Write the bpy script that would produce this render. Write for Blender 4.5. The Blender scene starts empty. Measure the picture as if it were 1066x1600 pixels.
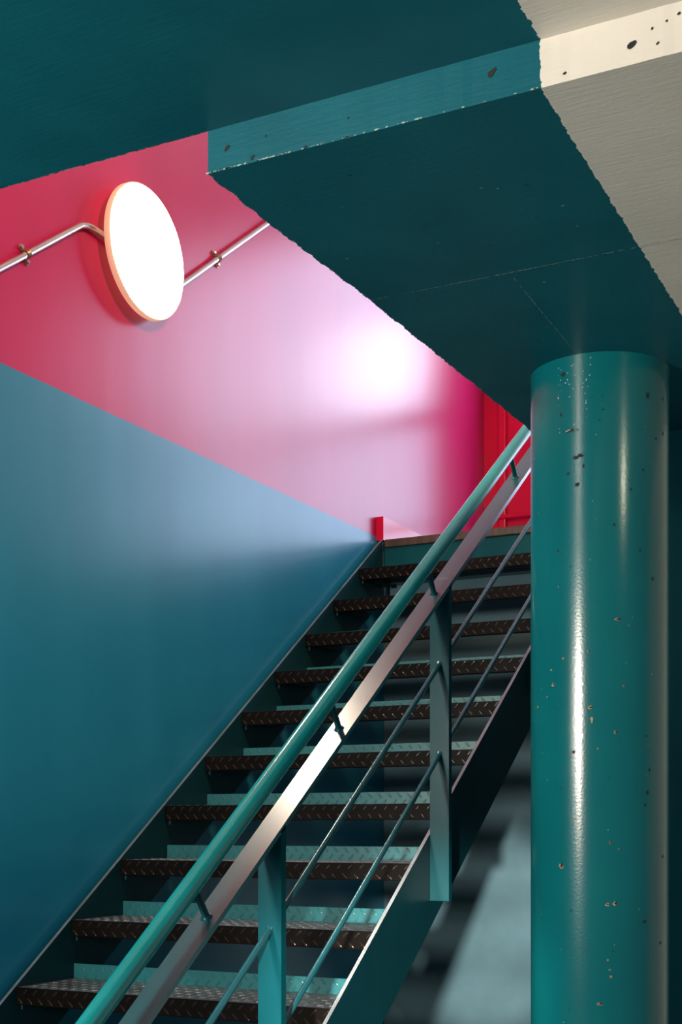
import bpy, bmesh, math, random
from mathutils import Vector, Matrix
random.seed(7)
S = bpy.context.scene
COL = S.collection

# ------------------------------------------------------------------ camera, world, lights, exposure
cam_d = bpy.data.cameras.new('camera'); cam = bpy.data.objects.new('camera', cam_d); COL.objects.link(cam)
cam.location = (2.544, -3.0, 1.5306)
cam.rotation_euler = (math.pi / 2, 0, 0.46274)
cam_d.sensor_fit = 'HORIZONTAL'; cam_d.sensor_width = 36
cam_d.lens = 2071.6 / 1066 * 36
cam_d.shift_y = (1291.9 - 800) / 1066
cam_d.clip_start = 0.05
S.camera = cam

W = bpy.data.worlds.new('world'); S.world = W; W.use_nodes = True
bg = W.node_tree.nodes['Background']
bg.inputs[0].default_value = (0.45, 0.78, 1.0, 1); bg.inputs[1].default_value = 0.24

def area(name, loc, target, size, power, color, size_y=None, shape='RECTANGLE', spread=math.pi):
    d = bpy.data.lights.new(name, 'AREA'); d.shape = shape; d.size = size; d.size_y = size_y or size
    d.energy = power; d.color = color; d.spread = spread
    o = bpy.data.objects.new(name, d); COL.objects.link(o); o.location = loc
    o.rotation_euler = (Vector(target) - Vector(loc)).to_track_quat('-Z', 'Y').to_euler()
    return o
# daylight through the upper-floor window in the back wall
area('window_daylight', (1.33, 4.03, 4.48), (1.33, 0, 4.48), 2.1, 52, (0.62, 0.73, 1.0), 1.16)
area('window_daylight_low', (1.33, 4.03, 3.41), (1.33, 0, 3.41), 2.1, 30, (0.62, 0.73, 1.0), 0.84)
area('window_bright_sky', (0.66, 4.02, 4.22), (0.66, 0, 4.22), 0.62, 4, (0.92, 0.95, 1.0), 0.56, 'ELLIPSE')
# added warm fill that brightens the pink wall, no fixture behind it
area('pink_wall_fill', (2.7, -0.5, 4.3), (0, 0.0, 3.2), 0.6, 78, (1.0, 0.56, 0.34), None, 'DISK')
# lamps of the lower hall, behind and beside the camera
area('hall_lamp_left', (0.30, -4.0, 1.95), (1.3, 0.2, 1.7), 0.42, 155, (1.0, 0.87, 0.73), None, 'DISK')
area('hall_lamp_right', (2.95, -0.75, 2.58), (1.7, 0.2, 1.9), 0.14, 2.2, (1.0, 0.93, 0.66), None, 'DISK')
def spot(name, loc, target, power, color, angle, blend, radius):
    d = bpy.data.lights.new(name, 'SPOT'); d.energy = power; d.color = color
    d.spot_size = angle; d.spot_blend = blend; d.shadow_soft_size = radius
    o = bpy.data.objects.new(name, d); COL.objects.link(o); o.location = loc
    o.rotation_euler = (Vector(target) - Vector(loc)).to_track_quat('-Z', 'Y').to_euler()
spot('understair_fill_spot', (2.92, -6.0, 1.20), (0.46, 2.62, 1.06), 5600, (1.0, 0.87, 0.74), math.radians(6.8), 0.5, 0.10)  # added unseen spot, cone shaped to light just the wall under the stair

vs = S.view_settings
vs.view_transform = 'Standard'; vs.look = 'None'; vs.gamma = 1; vs.use_curve_mapping = False
vs.exposure = 0.0

# ------------------------------------------------------------------ materials
def nt(name):
    m = bpy.data.materials.new(name); m.use_nodes = True
    t = m.node_tree; b = t.nodes['Principled BSDF']
    return m, t, b
def link(t, a, b): t.links.new(a, b)
def node(t, kind, **kw):
    n = t.nodes.new(kind)
    for k, v in kw.items(): setattr(n, k, v)
    return n
def pos(t, scale=(1, 1, 1)):
    g = node(t, 'ShaderNodeNewGeometry')
    mp = node(t, 'ShaderNodeMapping'); mp.inputs['Scale'].default_value = scale
    link(t, g.outputs['Position'], mp.inputs['Vector'])
    return mp.outputs['Vector']
def noise(t, vec, scale, detail=3, rough=0.5):
    n = node(t, 'ShaderNodeTexNoise'); n.inputs['Scale'].default_value = scale
    n.inputs['Detail'].default_value = detail; n.inputs['Roughness'].default_value = rough
    link(t, vec, n.inputs['Vector']); return n.outputs['Fac']
def ramp(t, fac, stops):
    r = node(t, 'ShaderNodeValToRGB'); e = r.color_ramp.elements
    e[0].position, e[0].color = stops[0][0], (*stops[0][1], 1)
    e[1].position, e[1].color = stops[-1][0], (*stops[-1][1], 1)
    for p, c in stops[1:-1]:
        x = e.new(p); x.color = (*c, 1)
    link(t, fac, r.inputs['Fac']); return r.outputs['Color']
def bump(t, b, hs, prev=None):
    """hs: list of (socket, strength, distance)"""
    last = None
    for h, s, d in hs:
        n = node(t, 'ShaderNodeBump'); n.inputs['Strength'].default_value = s; n.inputs['Distance'].default_value = d
        link(t, h, n.inputs['Height'])
        if last: link(t, last, n.inputs['Normal'])
        last = n.outputs['Normal']
    link(t, last, b.inputs['Normal'])
def math_n(t, op, a, bv):
    n = node(t, 'ShaderNodeMath', operation=op)
    for i, v in enumerate((a, bv)):
        if isinstance(v, (int, float)): n.inputs[i].default_value = v
        else: link(t, v, n.inputs[i])
    return n.outputs[0]
def mixc(t, fac, a, b):
    n = node(t, 'ShaderNodeMix', data_type='RGBA')
    link(t, fac, n.inputs[0])
    for s, v in ((n.inputs[6], a), (n.inputs[7], b)):
        if isinstance(v, tuple): s.default_value = (*v, 1)
        else: link(t, v, s)
    return n.outputs[2]

def paint(name, col, rough=0.35, var=0.15, bscale=60, bstr=0.08, bdist=0.002, stretch=(1, 1, 1), spec=0.5, metal=0.0, coat=0.0):
    m, t, b = nt(name)
    v = pos(t, stretch)
    f = noise(t, v, 6, 4)
    lo = tuple(c * (1 - var) for c in col); hi = tuple(min(1, c * (1 + var)) for c in col)
    link(t, ramp(t, f, [(0.3, lo), (0.7, hi)]), b.inputs['Base Color'])
    b.inputs['Roughness'].default_value = rough; b.inputs['Metallic'].default_value = metal
    b.inputs['Specular IOR Level'].default_value = spec
    b.inputs['Coat Weight'].default_value = coat; b.inputs['Coat Roughness'].default_value = 0.35
    bump(t, b, [(noise(t, v, bscale, 3), bstr, bdist)])
    return m

TEAL = (0.006, 0.115, 0.135)
M = {}
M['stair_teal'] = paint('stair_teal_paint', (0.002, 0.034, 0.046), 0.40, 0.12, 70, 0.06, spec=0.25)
M['edge_highlight'] = paint('painted_edge_highlight', (0.20, 0.25, 0.29), 0.35, 0.3, 80, 0.1, 0.001, metal=0.4)  # bright line of light on the stringer tops, put into the colour
M['riser'] = paint('riser_teal_paint', (0.004, 0.070, 0.088), 0.5, 0.12, 70, 0.06, spec=0.06)
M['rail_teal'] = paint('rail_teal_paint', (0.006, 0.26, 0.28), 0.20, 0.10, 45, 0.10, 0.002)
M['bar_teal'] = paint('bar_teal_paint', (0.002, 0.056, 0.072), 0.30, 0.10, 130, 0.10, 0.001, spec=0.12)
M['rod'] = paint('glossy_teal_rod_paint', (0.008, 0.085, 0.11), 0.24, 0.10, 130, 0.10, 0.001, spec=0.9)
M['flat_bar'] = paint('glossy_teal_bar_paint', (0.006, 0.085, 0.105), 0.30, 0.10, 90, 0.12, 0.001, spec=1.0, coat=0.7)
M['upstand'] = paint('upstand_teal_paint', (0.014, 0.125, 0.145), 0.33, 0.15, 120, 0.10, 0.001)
M['nosing'] = paint('worn_dark_plate', (0.0045, 0.0036, 0.0033), 0.42, 0.35, 120, 0.10, 0.001, spec=0.05)
M['nosing_lug'] = paint('worn_dark_plate_lugs', (0.010, 0.007, 0.006), 0.26, 0.35, 120, 0.05, 0.001, spec=0.5)
M['tread'] = paint('worn_grey_plate', (0.20, 0.235, 0.25), 0.36, 0.35, 60, 0.2, 0.001, metal=0.5)
M['landing_edge'] = paint('worn_brown_plate', (0.050, 0.028, 0.019), 0.5, 0.6, 25, 0.3, 0.002, stretch=(6, 1, 1))
M['red'] = paint('crimson_paint', (0.62, 0.004, 0.045), 0.18, 0.06, 40, 0.05)
M['understair'] = paint('slate_blue_paint', (0.088, 0.172, 0.215), 0.30, 0.12, 45, 0.12, 0.003, spec=0.12)
M['dark_teal_wall'] = paint('dark_teal_paint', (0.003, 0.045, 0.050), 0.6, 0.1, 30, 0.1)
M['white_wall'] = paint('white_paint', (0.75, 0.72, 0.66), 0.6, 0.05)
M['concrete'] = paint('grey_concrete', (0.16, 0.17, 0.17), 0.6, 0.25, 30, 0.2)
M['steel'] = paint('galvanised_steel', (0.62, 0.58, 0.56), 0.25, 0.1, 90, 0.05, 0.001, metal=0.85)
M['brass'] = paint('aged_screw_metal', (0.42, 0.33, 0.22), 0.35, 0.3, 150, 0.1, 0.001, metal=0.8)
M['chip_dark'] = paint('chipped_hole', (0.012, 0.014, 0.014), 0.8, 0.3)
M['chip_tan'] = paint('bare_concrete_chip', (0.30, 0.20, 0.12), 0.85, 0.5, 200, 0.5, 0.002)
M['chip_white'] = paint('bare_plaster', (0.28, 0.40, 0.39), 0.8, 0.3)
M['lamp_rim'] = paint('cream_acrylic_rim', (0.80, 0.52, 0.33), 0.4, 0.02)
M['dark_metal'] = paint('dark_mount', (0.02, 0.02, 0.02), 0.5, 0.1)

m, t, b = nt('lit_diffuser'); M['diffuser'] = m
b.inputs['Base Color'].default_value = (0.9, 0.88, 0.84, 1)
b.inputs['Emission Color'].default_value = (1.0, 0.86, 0.68, 1); b.inputs['Emission Strength'].default_value = 75.0
m, t, b = nt('glowing_rim'); M['rim_glow'] = m
b.inputs['Base Color'].default_value = (0.8, 0.52, 0.34, 1)
b.inputs['Emission Color'].default_value = (1.0, 0.52, 0.33, 1); b.inputs['Emission Strength'].default_value = 0.6

# left wall: crimson pink above landing level, blue below
m, t, b = nt('two_tone_wall_paint'); M['wall_left'] = m
g = node(t, 'ShaderNodeNewGeometry'); sx = node(t, 'ShaderNodeSeparateXYZ'); link(t, g.outputs['Position'], sx.inputs[0])
edge = math_n(t, 'ADD', sx.outputs['Z'], math_n(t, 'MULTIPLY', noise(t, pos(t), 9, 2), 0.004))
up = math_n(t, 'GREATER_THAN', edge, 2.868)
pv = pos(t, (1, 1, 0.35))
f = noise(t, pv, 3.2, 4)
pink = ramp(t, f, [(0.3, (0.42, 0.004, 0.078)), (0.7, (0.48, 0.007, 0.10))])
blue = ramp(t, f, [(0.3, (0.010, 0.20, 0.33)), (0.7, (0.015, 0.235, 0.38))])
link(t, mixc(t, up, blue, pink), b.inputs['Base Color'])
b.inputs['Roughness'].default_value = 0.28; b.inputs['Specular IOR Level'].default_value = 0.6
bump(t, b, [(noise(t, pos(t, (1, 1, 0.12)), 5, 2), 0.08, 0.012), (noise(t, pos(t), 240, 2), 0.05, 0.001)])

# ceiling: teal paint up to a rough paint edge, off-white beyond it
m, t, b = nt('teal_and_white_ceiling_paint'); M['ceiling'] = m
g = node(t, 'ShaderNodeNewGeometry'); sx = node(t, 'ShaderNodeSeparateXYZ'); link(t, g.outputs['Position'], sx.inputs[0])
wob = math_n(t, 'MULTIPLY', noise(t, pos(t), 45, 4, 0.7), 0.016)
wh = math_n(t, 'GREATER_THAN', math_n(t, 'ADD', sx.outputs['X'], wob), 1.925)
f = noise(t, pos(t), 5, 4)
tl = ramp(t, f, [(0.3, (0.002, 0.090, 0.125)), (0.7, (0.004, 0.112, 0.150))])
wt = ramp(t, f, [(0.3, (0.68, 0.65, 0.585)), (0.7, (0.76, 0.725, 0.66))])
link(t, mixc(t, wh, tl, wt), b.inputs['Base Color'])
b.inputs['Roughness'].default_value = 0.42; b.inputs['Specular IOR Level'].default_value = 0.28
bump(t, b, [(noise(t, pos(t, (1, 9, 9)), 16, 3, 0.6), 0.12, 0.004), (noise(t, pos(t), 90, 3), 0.12, 0.002), (wh, 0.5, 0.002)])

# glossy teal column
m, t, b = nt('glossy_teal_column_paint'); M['column'] = m
f = noise(t, pos(t), 4, 4)
link(t, ramp(t, f, [(0.3, (0.002, 0.120, 0.142)), (0.7, (0.003, 0.138, 0.158))]), b.inputs['Base Color'])
b.inputs['Roughness'].default_value = 0.19
pock = node(t, 'ShaderNodeTexVoronoi'); pock.inputs['Scale'].default_value = 90; link(t, pos(t, (1, 1, 0.8)), pock.inputs['Vector'])
pk = ramp(t, pock.outputs['Distance'], [(0.05, (0, 0, 0)), (0.13, (1, 1, 1))])
bump(t, b, [(noise(t, pos(t), 160, 3), 0.16, 0.0012), (noise(t, pos(t, (1, 1, 0.3)), 9, 2), 0.03, 0.01)])

# ------------------------------------------------------------------ mesh helpers
def obj(name, bm, mats, parent=None, smooth=False):
    me = bpy.data.meshes.new(name)
    bmesh.ops.recalc_face_normals(bm, faces=bm.faces[:])
    bm.to_mesh(me); bm.free()
    for mm in (mats if isinstance(mats, (list, tuple)) else [mats]): me.materials.append(mm)
    if smooth:
        for p in me.polygons: p.use_smooth = True
        me.set_sharp_from_angle(angle=math.radians(40))
    o = bpy.data.objects.new(name, me); COL.objects.link(o)
    if parent: o.parent = parent
    return o
def structure(o): o['kind'] = 'structure'; return o
def tag(o, label, cat, group=None):
    o['label'] = label; o['category'] = cat
    if group: o['group'] = group
    return o
def thing(name, loc, label, cat, group=None):
    o = bpy.data.objects.new(name, None); COL.objects.link(o); o.location = loc; o.empty_display_size = 0.1
    return tag(o, label, cat, group)
def box(bm, lo, hi, bevel=0.0, mi=0):
    c = [(a + b_) / 2 for a, b_ in zip(lo, hi)]; s = [abs(b_ - a) for a, b_ in zip(lo, hi)]
    r = bmesh.ops.create_cube(bm, size=1, matrix=Matrix.Translation(c) @ Matrix.Diagonal((*s, 1)))
    if bevel:
        es = {e for v in r['verts'] for e in v.link_edges}
        bmesh.ops.bevel(bm, geom=list(es), offset=bevel, segments=2, affect='EDGES', profile=0.5)
def prism(bm, pts, axis, lo, hi, mi=0):
    """pts: 2D outline; axis 'x' -> pts are (y,z); 'z' -> (x,y); 'y' -> (x,z)"""
    def P(p, h):
        return {'x': (h, p[0], p[1]), 'y': (p[0], h, p[1]), 'z': (p[0], p[1], h)}[axis]
    a = [bm.verts.new(P(p, lo)) for p in pts]; b_ = [bm.verts.new(P(p, hi)) for p in pts]
    fs = [bm.faces.new(a), bm.faces.new(b_[::-1])]
    n = len(pts)
    for i in range(n): fs.append(bm.faces.new((a[i], b_[i], b_[(i + 1) % n], a[(i + 1) % n])))
    for f_ in fs: f_.material_index = mi
    return fs
def bevel_all(bm, off, seg=2, ang=0.5):
    es = [e for e in bm.edges if len(e.link_faces) == 2 and e.calc_face_angle(0) > ang]
    bmesh.ops.bevel(bm, geom=es, offset=off, segments=seg, affect='EDGES', profile=0.5)
def tube(bm, path, r, n=24, caps=True, radii=None):
    path = [Vector(p) for p in path]; rings = []
    prev = None
    for i, p in enumerate(path):
        d = (path[min(i + 1, len(path) - 1)] - path[max(i - 1, 0)]).normalized()
        if prev is None:
            u = Vector((1, 0, 0)) if abs(d.x) < 0.9 else Vector((0, 0, 1))
        else: u = prev
        u = (u - d * u.dot(d)).normalized(); v = d.cross(u); prev = u
        rr = radii[i] if radii else r
        rings.append([bm.verts.new(p + (u * math.cos(2 * math.pi * k / n) + v * math.sin(2 * math.pi * k / n)) * rr) for k in range(n)])
    for a, b_ in zip(rings, rings[1:]):
        for k in range(n): bm.faces.new((a[k], a[(k + 1) % n], b_[(k + 1) % n], b_[k]))
    if caps: bm.faces.new(rings[0][::-1]); bm.faces.new(rings[-1])

# ------------------------------------------------------------------ dimensions
GO, RI = 0.2531, 0.178            # going and rise of one step
Z0 = 1.068                        # top of the step that shows lowest in the photo
WID = 1.0235                      # clear width between stringers
TAN = RI / GO
SL = math.atan(TAN); CS, SN = math.cos(SL), math.sin(SL)
def nl(y): return Z0 + y * TAN    # line through the nosings
LAND_Y, LAND_Z = 10 * GO, Z0 + 10 * RI
WX = -0.035                       # face of the left wall
BY = 3.956                        # face of the upper back wall
SOF, NEAR = 2.6506, 2.724         # undersides of the slab
BEAM = -1.0663
TOPZ = 5.4

# ------------------------------------------------------------------ setting
bm = bmesh.new(); box(bm, (-0.24, -7, -0.2), (6.2, 4.2, 0)); structure(obj('floor', bm, M['concrete']))
bm = bmesh.new(); box(bm, (WX - 0.2, -7, 0), (WX, BY, TOPZ)); structure(obj('wall_left', bm, M['wall_left']))

# upper back wall with a window opening
WX0, WX1, WZ0, WZ1 = 0.27, 2.42, 2.96, 5.1
bm = bmesh.new()
box(bm, (WX - 0.2, BY, 0.0), (6, BY + 0.2, WZ0)); box(bm, (WX - 0.2, BY, WZ1), (6, BY + 0.2, TOPZ))
box(bm, (WX - 0.2, BY, WZ0), (WX0, BY + 0.2, WZ1)); box(bm, (WX1, BY, WZ0), (6, BY + 0.2, WZ1))
structure(obj('wall_back', bm, M['red']))
bm = bmesh.new()
for x in (0.27, 1.30, 2.38): box(bm, (x, BY - 0.02, WZ0), (x + 0.04, BY + 0.06, WZ1), 0.004)
for z in (3.86, 5.06): box(bm, (0.27, BY - 0.02, z), (2.42, BY + 0.06, z + 0.035), 0.004)
structure(obj('window_1', bm, M['red']))
bm = bmesh.new()
box(bm, (0.058, BY - 0.035, LAND_Z), (0.100, BY, WZ1), 0.006)          # jamb
box(bm, (0.058, BY - 0.05, 3.222), (2.45, BY, 3.246), 0.006)            # low rail
structure(obj('trim_1', bm, M['red']))

# landing and upper floor
bm = bmesh.new(); box(bm, (WX, LAND_Y + 0.03, SOF + 0.0), (1.40, BY, LAND_Z - 0.004))
structure(obj('floor_landing', bm, M['understair']))
# kerb along the wall of the landing
bm = bmesh.new()
prism(bm, [(LAND_Y + 0.005, LAND_Z - 0.0), (LAND_Y + 0.005, 2.957), (BY, 2.957), (BY, LAND_Z)], 'x', WX, 0.0)
bevel_all(bm, 0.003)
structure(obj('baseboard_left', bm, M['red']))

# walls below
bm = bmesh.new(); box(bm, (WX, 2.62, 0), (6, 2.75, SOF)); structure(obj('wall_understair', bm, M['understair']))
bm = bmesh.new(); box(bm, (1.60, 0.771, 0), (6, 2.62, SOF)); structure(obj('wall_right', bm, M['ceiling']))
bm = bmesh.new(); box(bm, (WX, -7, TOPZ), (6, BY + 0.2, TOPZ + 0.15)); structure(obj('ceiling_upper', bm, M['white_wall']))

# stepped slab overhead
def jag(a, b_, step, amp, fixed=False):
    """points from a to b with a ragged edge"""
    a, b_ = Vector(a), Vector(b_); L = (b_ - a).length; n = max(2, int(L / step)); d = (b_ - a).normalized(); q = Vector((-d.y, d.x))
    out = []
    w = 0
    for i in range(n):
        w = 0.6 * w + random.uniform(-1, 1) * amp
        out.append(tuple(a.lerp(b_, i / n) + q * (w if i else 0)))
    return out
bm = bmesh.new()
near = [(6, BEAM), (6, -7), (WX, -7)] + [(WX, BEAM)] + jag((WX + 0.01, BEAM), (1.318, BEAM), 0.008, 0.0012) + [(1.318, BEAM)]
prism(bm, near, 'z', NEAR, LAND_Z - 0.004)
left_edge = jag((1.324, BEAM), (1.3253, -0.87), 0.006, 0.0016) + jag((1.3253, -0.87), (1.341, -0.445), 0.006, 0.0018) + \
            jag((1.341, -0.445), (1.350, 0.587), 0.006, 0.0018) + jag((1.350, 0.587), (1.36, LAND_Y), 0.02, 0.0018)
soff = left_edge + [(1.36, BY), (6, BY), (6, BEAM)] + [(6 - (6 - 1.324) * i / 300, BEAM + random.uniform(-1, 1) * 0.0004) for i in range(1, 300)]
prism(bm, soff, 'z', SOF, LAND_Z - 0.004)
# hairline joints with flaked paint, chipped edges and pits
def flake_line(a, b_, wid, keep, z):
    a, b_ = Vector(a), Vector(b_); L = (b_ - a).length; d = (b_ - a).normalized(); q = Vector((-d.y, d.x))
    s = 0.0
    while s < L:
        l = random.uniform(0.004, 0.016)
        if random.random() < keep(s / L):
            w = wid * random.uniform(0.4, 1.1); o = q * random.uniform(-0.0006, 0.0006)
            p0 = a + d * s + o; p1 = a + d * min(L, s + l) + o; pm = (p0 + p1) / 2
            vv = [bm.verts.new((*p, z)) for p in (p0, pm + q * w * 0.5, p1, pm - q * w * 0.5)]
            f_ = bm.faces.new(vv); f_.material_index = 1
        s += l * random.uniform(0.6, 1.0)
flake_line((1.335, -0.449), (1.62, -0.451), 0.0030, lambda u: 0.35 + 0.6 * u, SOF - 0.0006)
flake_line((1.62, -0.451), (1.918, -0.4535), 0.0034, lambda u: 0.97 - 0.35 * u, SOF - 0.0006)
flake_line((1.918, -0.4535), (2.2, -0.455), 0.0038, lambda u: 0.9, SOF - 0.0006)
flake_line((1.6525, -0.443), (1.643, 0.04), 0.0022, lambda u: 0.65, SOF - 0.0006)
def blob(c, ux, uy, rx, ry, mi, n=9, rough=0.35):
    vv = []
    for k in range(n):
        a = 2 * math.pi * k / n; s = 1 + random.uniform(-rough, rough)
        vv.append(bm.verts.new(Vector(c) + Vector(ux) * rx * s * math.cos(a) + Vector(uy) * ry * s * math.sin(a)))
    f_ = bm.faces.new(vv); f_.material_index = mi
for x, z, r in [(1.84, 2.694, .0075), (1.363, 2.686, .0055), (1.413, 2.659, .005), (1.514, 2.653, .003), (1.593, 2.682, .002), (2.057, 2.679, .0065),
                (2.126, 2.706, .0028), (2.087, 2.695, .0022), (2.108, 2.700, .002), (2.095, 2.671, .0026), (1.955, 2.663, .0026), (1.438, 2.689, .002)]:
    blob((x, BEAM - 0.0012, z), (0.7, 0, 0.7), (-0.7, 0, 0.7), r, r * 0.7, 2)
for i in range(240):    # flakes along the ragged soffit edge and the arris of the step
    k = random.randrange(len(left_edge)); x, y = left_edge[k]
    if y > 0.7: continue
    r = random.uniform(0.0008, 0.0024); blob((x + 0.001, y, SOF - 0.0006), (1, 0, 0), (0, 1, 0), r, r * 1.6, 1, 6)
for i in range(60):
    x = 1.324 + random.random() ** 1.5 * 0.6; r = random.uniform(0.0006, 0.0016)
    blob((x, BEAM - 0.0012, SOF + 0.001), (1, 0, 0), (0, 0, 1), r * 3, r, 1, 6)
for i in range(130):
    x = random.uniform(0.85, 1.31); r = random.uniform(0.0006, 0.0016)
    blob((x, BEAM - 0.001, NEAR - 0.0006), (1, 0, 0), (0, 1, 0), r * 3, r, 1, 6)
for i in range(40):
    x, y = random.uniform(1.36, 1.85), random.uniform(-1.0, 0.3); r = random.uniform(0.0006, 0.002)
    blob((x, y, SOF - 0.0005), (1, 0, 0), (0, 1, 0), r * 2, r, random.choice((1, 2)), 6)
structure(obj('ceiling', bm, [M['ceiling'], M['chip_white'], M['chip_dark']]))

# ------------------------------------------------------------------ round column
CX, CY, CR = 1.6488, 0.2309, 0.1686
bm = bmesh.new()
N = 128
def ring(z, r, jit=0.0): return [bm.verts.new((r * math.cos(2 * math.pi * k / N), r * math.sin(2 * math.pi * k / N), z + random.uniform(-jit, jit))) for k in range(N)]
rs = [ring(0.0, CR), ring(1.3, CR), ring(SOF - 0.012, CR), ring(SOF - 0.004, CR + 0.0010, 0.001), ring(SOF - 0.0, CR + 0.001)]
for a, b_ in zip(rs, rs[1:]):
    for k in range(N): bm.faces.new((a[k], a[(k + 1) % N], b_[(k + 1) % N], b_[k]))
def chip(ang, z, rx, rz, mi, lift=0.0007, n=10, rough=0.4):
    vv = []
    for k in range(n):
        a = 2 * math.pi * k / n; s = 1 + random.uniform(-rough, rough)
        aa = ang + rx * s * math.cos(a) / CR; zz = z + rz * s * math.sin(a)
        vv.append(bm.verts.new(((CR + lift) * math.cos(aa), (CR + lift) * math.sin(aa), zz)))
    c = bm.verts.new(((CR + lift - 0.0004) * math.cos(ang), (CR + lift - 0.0004) * math.sin(ang), z))
    for k in range(n): bm.faces.new((vv[k], vv[(k + 1) % n], c)).material_index = mi
def chipped(ang, z, rx, rz):
    tan = z < 2.1 and ang < -0.7
    chip(ang, z, rx, rz, 2 if tan else 1)
    if tan and rx > 0.0035: chip(ang + rx * 0.4 / CR, z + rz * 0.2, rx * 0.6, rz * 0.6, 1, 0.0010, 8)
    elif rx > 0.008:
        for q in range(5): chip(ang + random.uniform(-1, 1) * rx / CR, z + random.uniform(-1, 1) * rz, rx * 0.3, rz * 0.4, random.choice((1, 3, 3)), 0.0010, 7)
for c in [(-1.697, 2.473, 0.0175, 0.004), (-1.63, 2.405, 0.007, 0.0045), (-1.56, 2.409, 0.008, 0.004), (-1.829, 2.61, 0.006, 0.006), (-1.86, 2.515, 0.0026, 0.005), (-1.52, 2.384, 0.002, 0.006),
          (-1.612, 2.342, 0.005, 0.005), (-0.572, 2.554, 0.0045, 0.006), (-0.204, 2.559, 0.0022, 0.006), (-0.204, 2.476, 0.0022, 0.006), (-0.398, 2.457, 0.003, 0.003),
          (-0.653, 2.375, 0.0022, 0.0037), (-1.245, 2.514, 0.0035, 0.0018), (-1.049, 2.019, 0.0095, 0.0035),
          (-0.957, 1.864, 0.0037, 0.003), (-1.43, 1.812, 0.0057, 0.0042), (-1.403, 1.784, 0.0035, 0.007), (-1.076, 1.752, 0.0042, 0.005), (-1.997, 1.872, 0.0045, 0.004),
          (-2.034, 1.908, 0.003, 0.003), (-2.356, 1.823, 0.003, 0.003), (-1.86, 1.437, 0.0055, 0.008), (-1.678, 1.708, 0.006, 0.004), (-1.192, 1.347, 0.004, 0.004),
          (-1.085, 1.35, 0.005, 0.005), (-0.631, 1.306, 0.006, 0.0033), (-1.289, 1.113, 0.006, 0.004), (-0.596, 1.746, 0.0022, 0.003), (-1.829, 1.932, 0.003, 0.003),
          (-1.448, 1.946, 0.0037, 0.003), (-1.183, 1.217, 0.003, 0.003), (-1.157, 1.194, 0.003, 0.003), (-1.139, 1.178, 0.003, 0.0037), (-0.283, 1.253, 0.003, 0.0037),
          (-0.535, 1.666, 0.0022, 0.0045), (-0.572, 1.612, 0.003, 0.0045), (-0.619, 1.582, 0.003, 0.003), (-0.204, 1.46, 0.003, 0.0037), (-1.148, 1.494, 0.0037, 0.003),
          (-1.031, 1.478, 0.003, 0.0022), (-1.659, 1.549, 0.003, 0.003), (-1.324, 1.715, 0.0022, 0.0022), (-0.852, 2.326, 0.003, 0.003), (-1.747, 2.371, 0.0037, 0.0037),
          (-1.915, 2.192, 0.003, 0.003), (-0.708, 2.184, 0.003, 0.003), (-1.094, 2.242, 0.003, 0.003), (-0.469, 2.12, 0.003, 0.0045)]:
    chipped(*c)
for i in range(90):
    r = random.uniform(0.0006, 0.0016); chip(random.uniform(-2.5, -0.1), random.uniform(1.0, 2.6), r, r * random.uniform(0.8, 2), random.choice((1, 1, 3, 2)), 0.0006, 6)
for i in range(45):     # rough patches of peeled skin near the head
    r = random.uniform(0.0006, 0.002); a0, z0, sa, sz = random.choice(((-1.75, 2.625, 0.28, 0.008), (-1.75, 2.59, 0.10, 0.02), (-1.9, 2.53, 0.02, 0.03), (-1.5, 2.55, 0.08, 0.05)))
    chip(random.gauss(a0, sa * 0.6), min(2.645, random.gauss(z0, sz)), r, r * 1.3, 3, 0.0006, 6)
col = obj('round_column', bm, [M['column'], M['chip_dark'], M['chip_tan'], M['chip_white']], smooth=True)
col.location = (CX, CY, 0)
col['kind'] = 'thing'
tag(col, 'thick round teal concrete column with chipped glossy paint under the slab', 'column')

# ------------------------------------------------------------------ steel staircase
STAIR = thing('steel_staircase', (0, -5 * GO, 0), 'straight teal steel staircase with open dark checker plate treads along the blue wall', 'staircase')
OFF = Vector(STAIR.location)
def lug(bm, c, u, v, n_, ang, l=0.0125, w=0.0040, h=0.0016, mi=0):
    du = u * math.cos(ang) + v * math.sin(ang); dv = -u * math.sin(ang) + v * math.cos(ang)
    base = []; top = []
    for k in range(8):
        a = 2 * math.pi * k / 8
        base.append(bm.verts.new(c + du * l * math.cos(a) + dv * w * math.sin(a)))
        top.append(bm.verts.new(c + du * l * 0.62 * math.cos(a) + dv * w * 0.45 * math.sin(a) + n_ * h))
    for k in range(8): bm.faces.new((base[k], base[(k + 1) % 8], top[(k + 1) % 8], top[k])).material_index = mi
    bm.faces.new(top).material_index = mi
def lug_field(bm, o, u, v, n_, L, H, rows, pitch=0.036, first=0.0, **kw):
    for r in range(rows):
        vv = (r + 0.5) / rows * H
        k = 0; x = 0.014 + (pitch / 2 if r % 2 else 0)
        while x < L - 0.012:
            lug(bm, o + u * x + v * vv, u, v, n_, math.radians(45 if (r + first) % 2 else -45) , **kw); x += pitch
DEP, NOSE, UPS, TH = 0.270, 0.050, 0.045, 0.005
X, Y, Z = Vector((1, 0, 0)), Vector((0, 1, 0)), Vector((0, 0, 1))
bm = bmesh.new(); box(bm, (0.001, 0.004, -TH), (WID - 0.001, DEP, 0), 0.0015)
lug_field(bm, Vector((0, 0.006, 0)), X, Y, Z, WID, DEP - 0.008, 11)
tread0 = obj('tread', bm, M['tread'], STAIR)
bm = bmesh.new(); box(bm, (0.001, 0.0, -NOSE), (WID - 0.001, 0.005, 0.0005), 0.002)
box(bm, (0.001, 0.003, -NOSE), (WID - 0.001, 0.03, -NOSE + 0.004))
lug_field(bm, Vector((0, 0, -NOSE)), X, Z, -Y, WID, NOSE, 2, mi=1)
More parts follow.
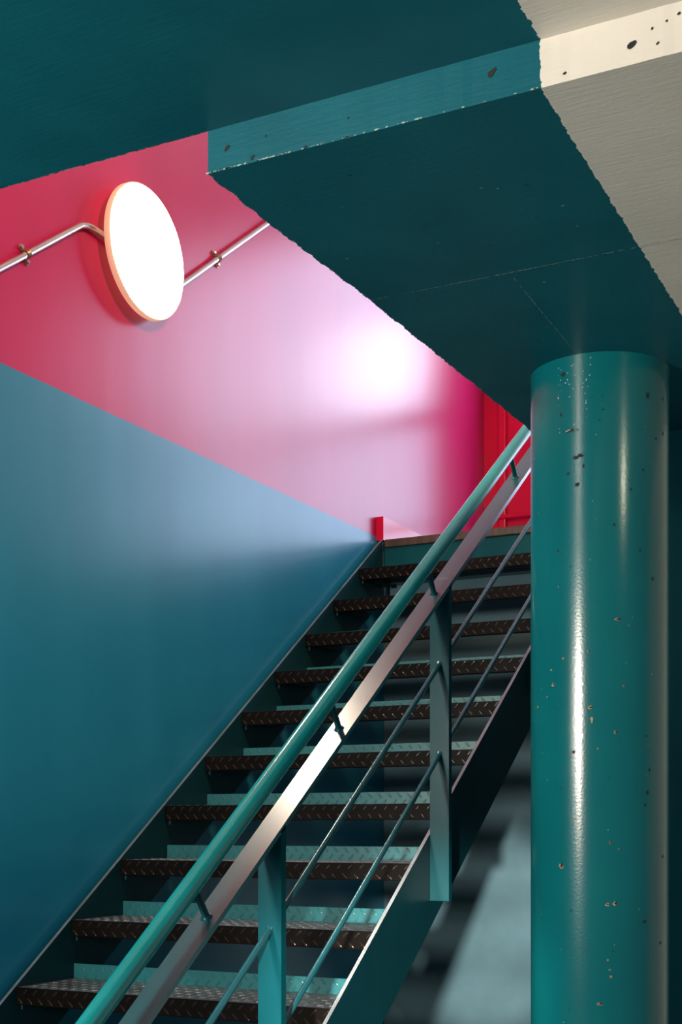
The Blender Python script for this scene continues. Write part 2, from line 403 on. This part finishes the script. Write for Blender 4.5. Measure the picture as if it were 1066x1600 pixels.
nose0 = obj('nosing', bm, [M['nosing'], M['nosing_lug']], tread0)
bm = bmesh.new(); box(bm, (0.001, DEP - 0.0045, -0.003), (WID - 0.001, DEP, UPS), 0.001)
lug_field(bm, Vector((0, DEP - 0.0045, 0.0)), X, Z, -Y, WID, UPS, 2, first=1)
ups0 = obj('upstand', bm, M['upstand'], tread0)
brks = []
for x0, x1, xt in ((0.004, 0.034, 0.010), (WID - 0.034, WID - 0.004, WID - 0.016)):
    bm = bmesh.new()
    box(bm, (x0, 0.008, -0.040), (x1, DEP - 0.01, -0.005))
    box(bm, (xt, 0.010, -0.064), (xt + 0.007, 0.020, -0.030))
    brks.append(obj('bracket', bm, M['stair_teal'], tread0))
nose0['label'] = 'dark worn checker plate nosing'; ups0['label'] = 'teal checker plate upstand at the back of the tread'
for n in range(-5, 10):
    loc = Vector((0, n * GO, Z0 + n * RI)) - OFF
    if n == -5:
        tr = tread0
    else:
        tr = tread0.copy(); COL.objects.link(tr); tr.parent = STAIR
        for ch in (nose0, ups0, *brks):
            c = ch.copy(); COL.objects.link(c); c.parent = tr
    tr.location = loc
def stringer(x0, x1, up, dn, name='stringer'):
    bm = bmesh.new()
    yb = -5 * GO - 0.02
    y_floor = (dn + 0.0 - Z0) / TAN
    top = lambda y: nl(y) + up
    bot = lambda y: nl(y) - dn
    yf = -(Z0 - dn) / TAN
    pts = [(yb, 0.0), (yb, top(yb)), (LAND_Y - 0.004, top(LAND_Y - 0.004)), (LAND_Y - 0.004, bot(LAND_Y - 0.004)), (yf, 0.0)]
    pts = [(y - OFF.y, z - OFF.z) for y, z in pts]
    fs = prism(bm, pts, 'x', x0, x1); fs[3].material_index = 1      # top edge in the lighter highlight colour
    return obj(name, bm, [M['stair_teal'], M['edge_highlight']], STAIR)
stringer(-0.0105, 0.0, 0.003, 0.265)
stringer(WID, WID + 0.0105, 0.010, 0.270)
bm = bmesh.new(); box(bm, (0.0, LAND_Y + 0.018, LAND_Z - RI - 0.004), (WID + 0.01, LAND_Y + 0.026, LAND_Z - 0.03), 0.001)
bmesh.ops.translate(bm, verts=bm.verts[:], vec=-OFF); obj('riser_plate', bm, M['riser'], STAIR)
bm = bmesh.new(); box(bm, (0.006, LAND_Y, LAND_Z - 0.036), (1.33, LAND_Y + 0.03, LAND_Z), 0.004)
bmesh.ops.translate(bm, verts=bm.verts[:], vec=-OFF); obj('landing_edge', bm, M['landing_edge'], STAIR)

# ------------------------------------------------------------------ railing
RX = 1.0645
RAIL = thing('stair_railing', (RX, -1.5, nl(-1.5)), 'teal steel stair railing with round handrail over a flat bar on the open side', 'railing')
RO = Vector(RAIL.location)
def rpart(name, bm, mat, smooth=False):
    bmesh.ops.translate(bm, verts=bm.verts[:], vec=-RO); return obj(name, bm, mat, RAIL, smooth)
H_FLAT, H_TUBE = 0.738, 0.848
def slope_pt(y, h, x=RX): return Vector((x, y, nl(y) + h))
Y0, Y1 = -1.46, 2.50
bm = bmesh.new(); tube(bm, [slope_pt(Y0 - 0.08, H_TUBE), slope_pt(0.5, H_TUBE), slope_pt(Y1, H_TUBE)], 0.0212, 40); rpart('handrail', bm, M['rail_teal'], True)
posts = [-1.398, -0.384, 0.624, 1.632, 2.46]
def bar(y0, y1, h, w, th):
    bm = bmesh.new()
    pts = [(y0, nl(y0) + h), (y1, nl(y1) + h), (y1, nl(y1) + h - th / CS), (y0, nl(y0) + h - th / CS)]
    prism(bm, pts, 'x', RX - w / 2, RX + w / 2); bevel_all(bm, 0.0012); return bm
FW = 0.060
JOINT = 0.655
rpart('flat_bar', bar(Y0, JOINT, H_FLAT, FW, 0.012), M['flat_bar'])
rpart('flat_bar', bar(JOINT + 0.0028, Y1, H_FLAT, FW, 0.012), M['flat_bar'])
PT = 0.022
for y in posts:
    bm = bmesh.new()
    a, b_ = y - PT / 2, y + PT / 2
    zt = lambda q: nl(q) + H_FLAT - 0.008
    zb = nl(y) - 0.194
    if y == posts[-1]: zb = LAND_Z
    prism(bm, [(a, zb), (a, zt(a)), (b_, zt(b_)), (b_, zb)], 'x', RX - FW / 2, RX + FW / 2); bevel_all(bm, 0.003, 3)
    rpart('post', bm, M['bar_teal'])
for p0, p1 in zip(posts, posts[1:]):
    for h in (0.508, 0.243):
        bm = bmesh.new(); ya, yb = p0 + PT / 2 - 0.003, p1 - PT / 2 + 0.003
        tube(bm, [slope_pt(ya, h), slope_pt((ya + yb) / 2, h), slope_pt(yb, h)], 0.0078, 20)
        # weld collar where the rod meets the post
        d = Vector((0, CS, SN))
        e = slope_pt(yb, h); tube(bm, [e - d * 0.008, e - d * 0.004, e], 0, 16, True, [0.0080, 0.0092, 0.0105])
        rpart('rod', bm, M['rod'], True)
for y in (-1.28, -0.66, -0.045, 0.572, 1.292, 1.95):
    bm = bmesh.new(); n_ = Vector((0, -SN, CS)); p = slope_pt(y, H_FLAT)
    L = (H_TUBE - H_FLAT) * CS - 0.012
    tube(bm, [p - n_ * 0.002, p + n_ * 0.002, p + n_ * 0.006, p + n_ * L], 0, 20, True, [0.014, 0.0125, 0.0078, 0.0075])
    rpart('pin', bm, M['bar_teal'], True)

# ------------------------------------------------------------------ round wall lamp
LY, LZ, LR = 0.632, 3.428, 0.214
LAMP = thing('wall_lamp', (WX, LY, LZ), 'large glowing round disc lamp mounted on the pink wall', 'lamp')
def lathe_x(bm, prof, n=96):
    rings = []
    for x, r in prof:
        rings.append([bm.verts.new((x, r * math.cos(2 * math.pi * k / n), r * math.sin(2 * math.pi * k / n))) for k in range(n)])
    for a, b_ in zip(rings, rings[1:]):
        for k in range(n): bm.faces.new((a[k], a[(k + 1) % n], b_[(k + 1) % n], b_[k]))
    bm.faces.new(rings[0]); bm.faces.new(rings[-1][::-1])
bm = bmesh.new(); lathe_x(bm, [(0.0, 0.075), (0.032, 0.075), (0.036, 0.07)], 48); obj('wall_mount', bm, M['dark_metal'], LAMP, True)
bm = bmesh.new(); lathe_x(bm, [(0.032, LR - 0.012), (0.033, LR - 0.003), (0.037, LR), (0.052, LR), (0.056, LR - 0.0015), (0.0565, LR - 0.006)]); obj('rim', bm, M['rim_glow'], LAMP, True)
bm = bmesh.new(); lathe_x(bm, [(0.050, LR - 0.0065), (0.0575, LR - 0.0065), (0.0585, LR - 0.012), (0.060, LR * 0.6), (0.061, 0.02)]); obj('diffuser', bm, M['diffuser'], LAMP, True)

# ------------------------------------------------------------------ conduits with saddle clamps
def conduit(pts, clamps, label):
    base = Vector((WX, pts[0][1], pts[0][2]))
    root = thing('conduit', base, label, 'conduit', 'conduits beside the lamp')
    bm = bmesh.new(); tube(bm, [Vector(p) - base for p in pts], 0.0095, 20); obj('pipe', bm, M['steel'], root, True)
    for (y, z, dy, dz) in clamps:
        d = Vector((0, dy, dz)).normalized(); q = Vector((0, -d.z, d.y)); p = Vector((WX, y, z)) - base
        bm = bmesh.new()
        for off in (-0.006, 0.0, 0.006):
            arc = [p + d * off + q * 0.0112 * math.cos(a) + X * (0.0145 + 0.0112 * math.sin(a)) for a in [math.pi * k / 12 for k in range(13)]]
            arc = [p + d * off + q * 0.0112] + arc + [p + d * off - q * 0.0112]
            tube(bm, arc, 0.0022, 8)
        for s in (-1, 1):
            a = p + q * s * 0.0215
            tube(bm, [a, a + X * 0.004], 0.010, 16)
        cl = obj('clamp', bm, M['brass'], root, True)
        for s in (-1, 1):
            a = p + q * s * 0.0215 
            bm = bmesh.new(); tube(bm, [a + X * 0.003, a + X * 0.010, a + X * 0.012], 0, 16, True, [0.0065, 0.0065, 0.0045]); obj('screw', bm, M['steel'], cl, True)
XC = WX + 0.0145
def smooth_path(pts, n=5):
    out = []
    for i in range(len(pts) - 1):
        p0 = Vector(pts[max(i - 1, 0)]); p1 = Vector(pts[i]); p2 = Vector(pts[i + 1]); p3 = Vector(pts[min(i + 2, len(pts) - 1)])
        for k in range(n):
            u = k / n
            out.append(0.5 * ((2 * p1) + (p2 - p0) * u + (2 * p0 - 5 * p1 + 4 * p2 - p3) * u * u + (3 * p1 - p0 - 3 * p2 + p3) * u ** 3))
    out.append(Vector(pts[-1])); return out
conduit(smooth_path([(XC, -1.10, 2.36), (XC, -0.044, 3.127), (XC, 0.0666, 3.2085), (XC, 0.300, 3.380), (XC, 0.345, 3.4075), (XC + 0.002, 0.385, 3.4155), (XC + 0.006, 0.46, 3.413), (XC + 0.008, 0.555, 3.412)]),
        [(0.073, 3.213, 0.376, 0.272)], 'silver conduit rising to the left side of the round lamp')
conduit(smooth_path([(XC + 0.006, 0.707, 3.34), (XC + 0.003, 0.76, 3.345), (XC, 0.81, 3.363), (XC, 0.938, 3.458), (XC, 1.1296, 3.604), (XC, 1.4819, 3.872), (XC, 2.2, 4.42)]),
        [(1.135, 3.608, 0.544, 0.415)], 'silver conduit rising from the right side of the round lamp to the slab')
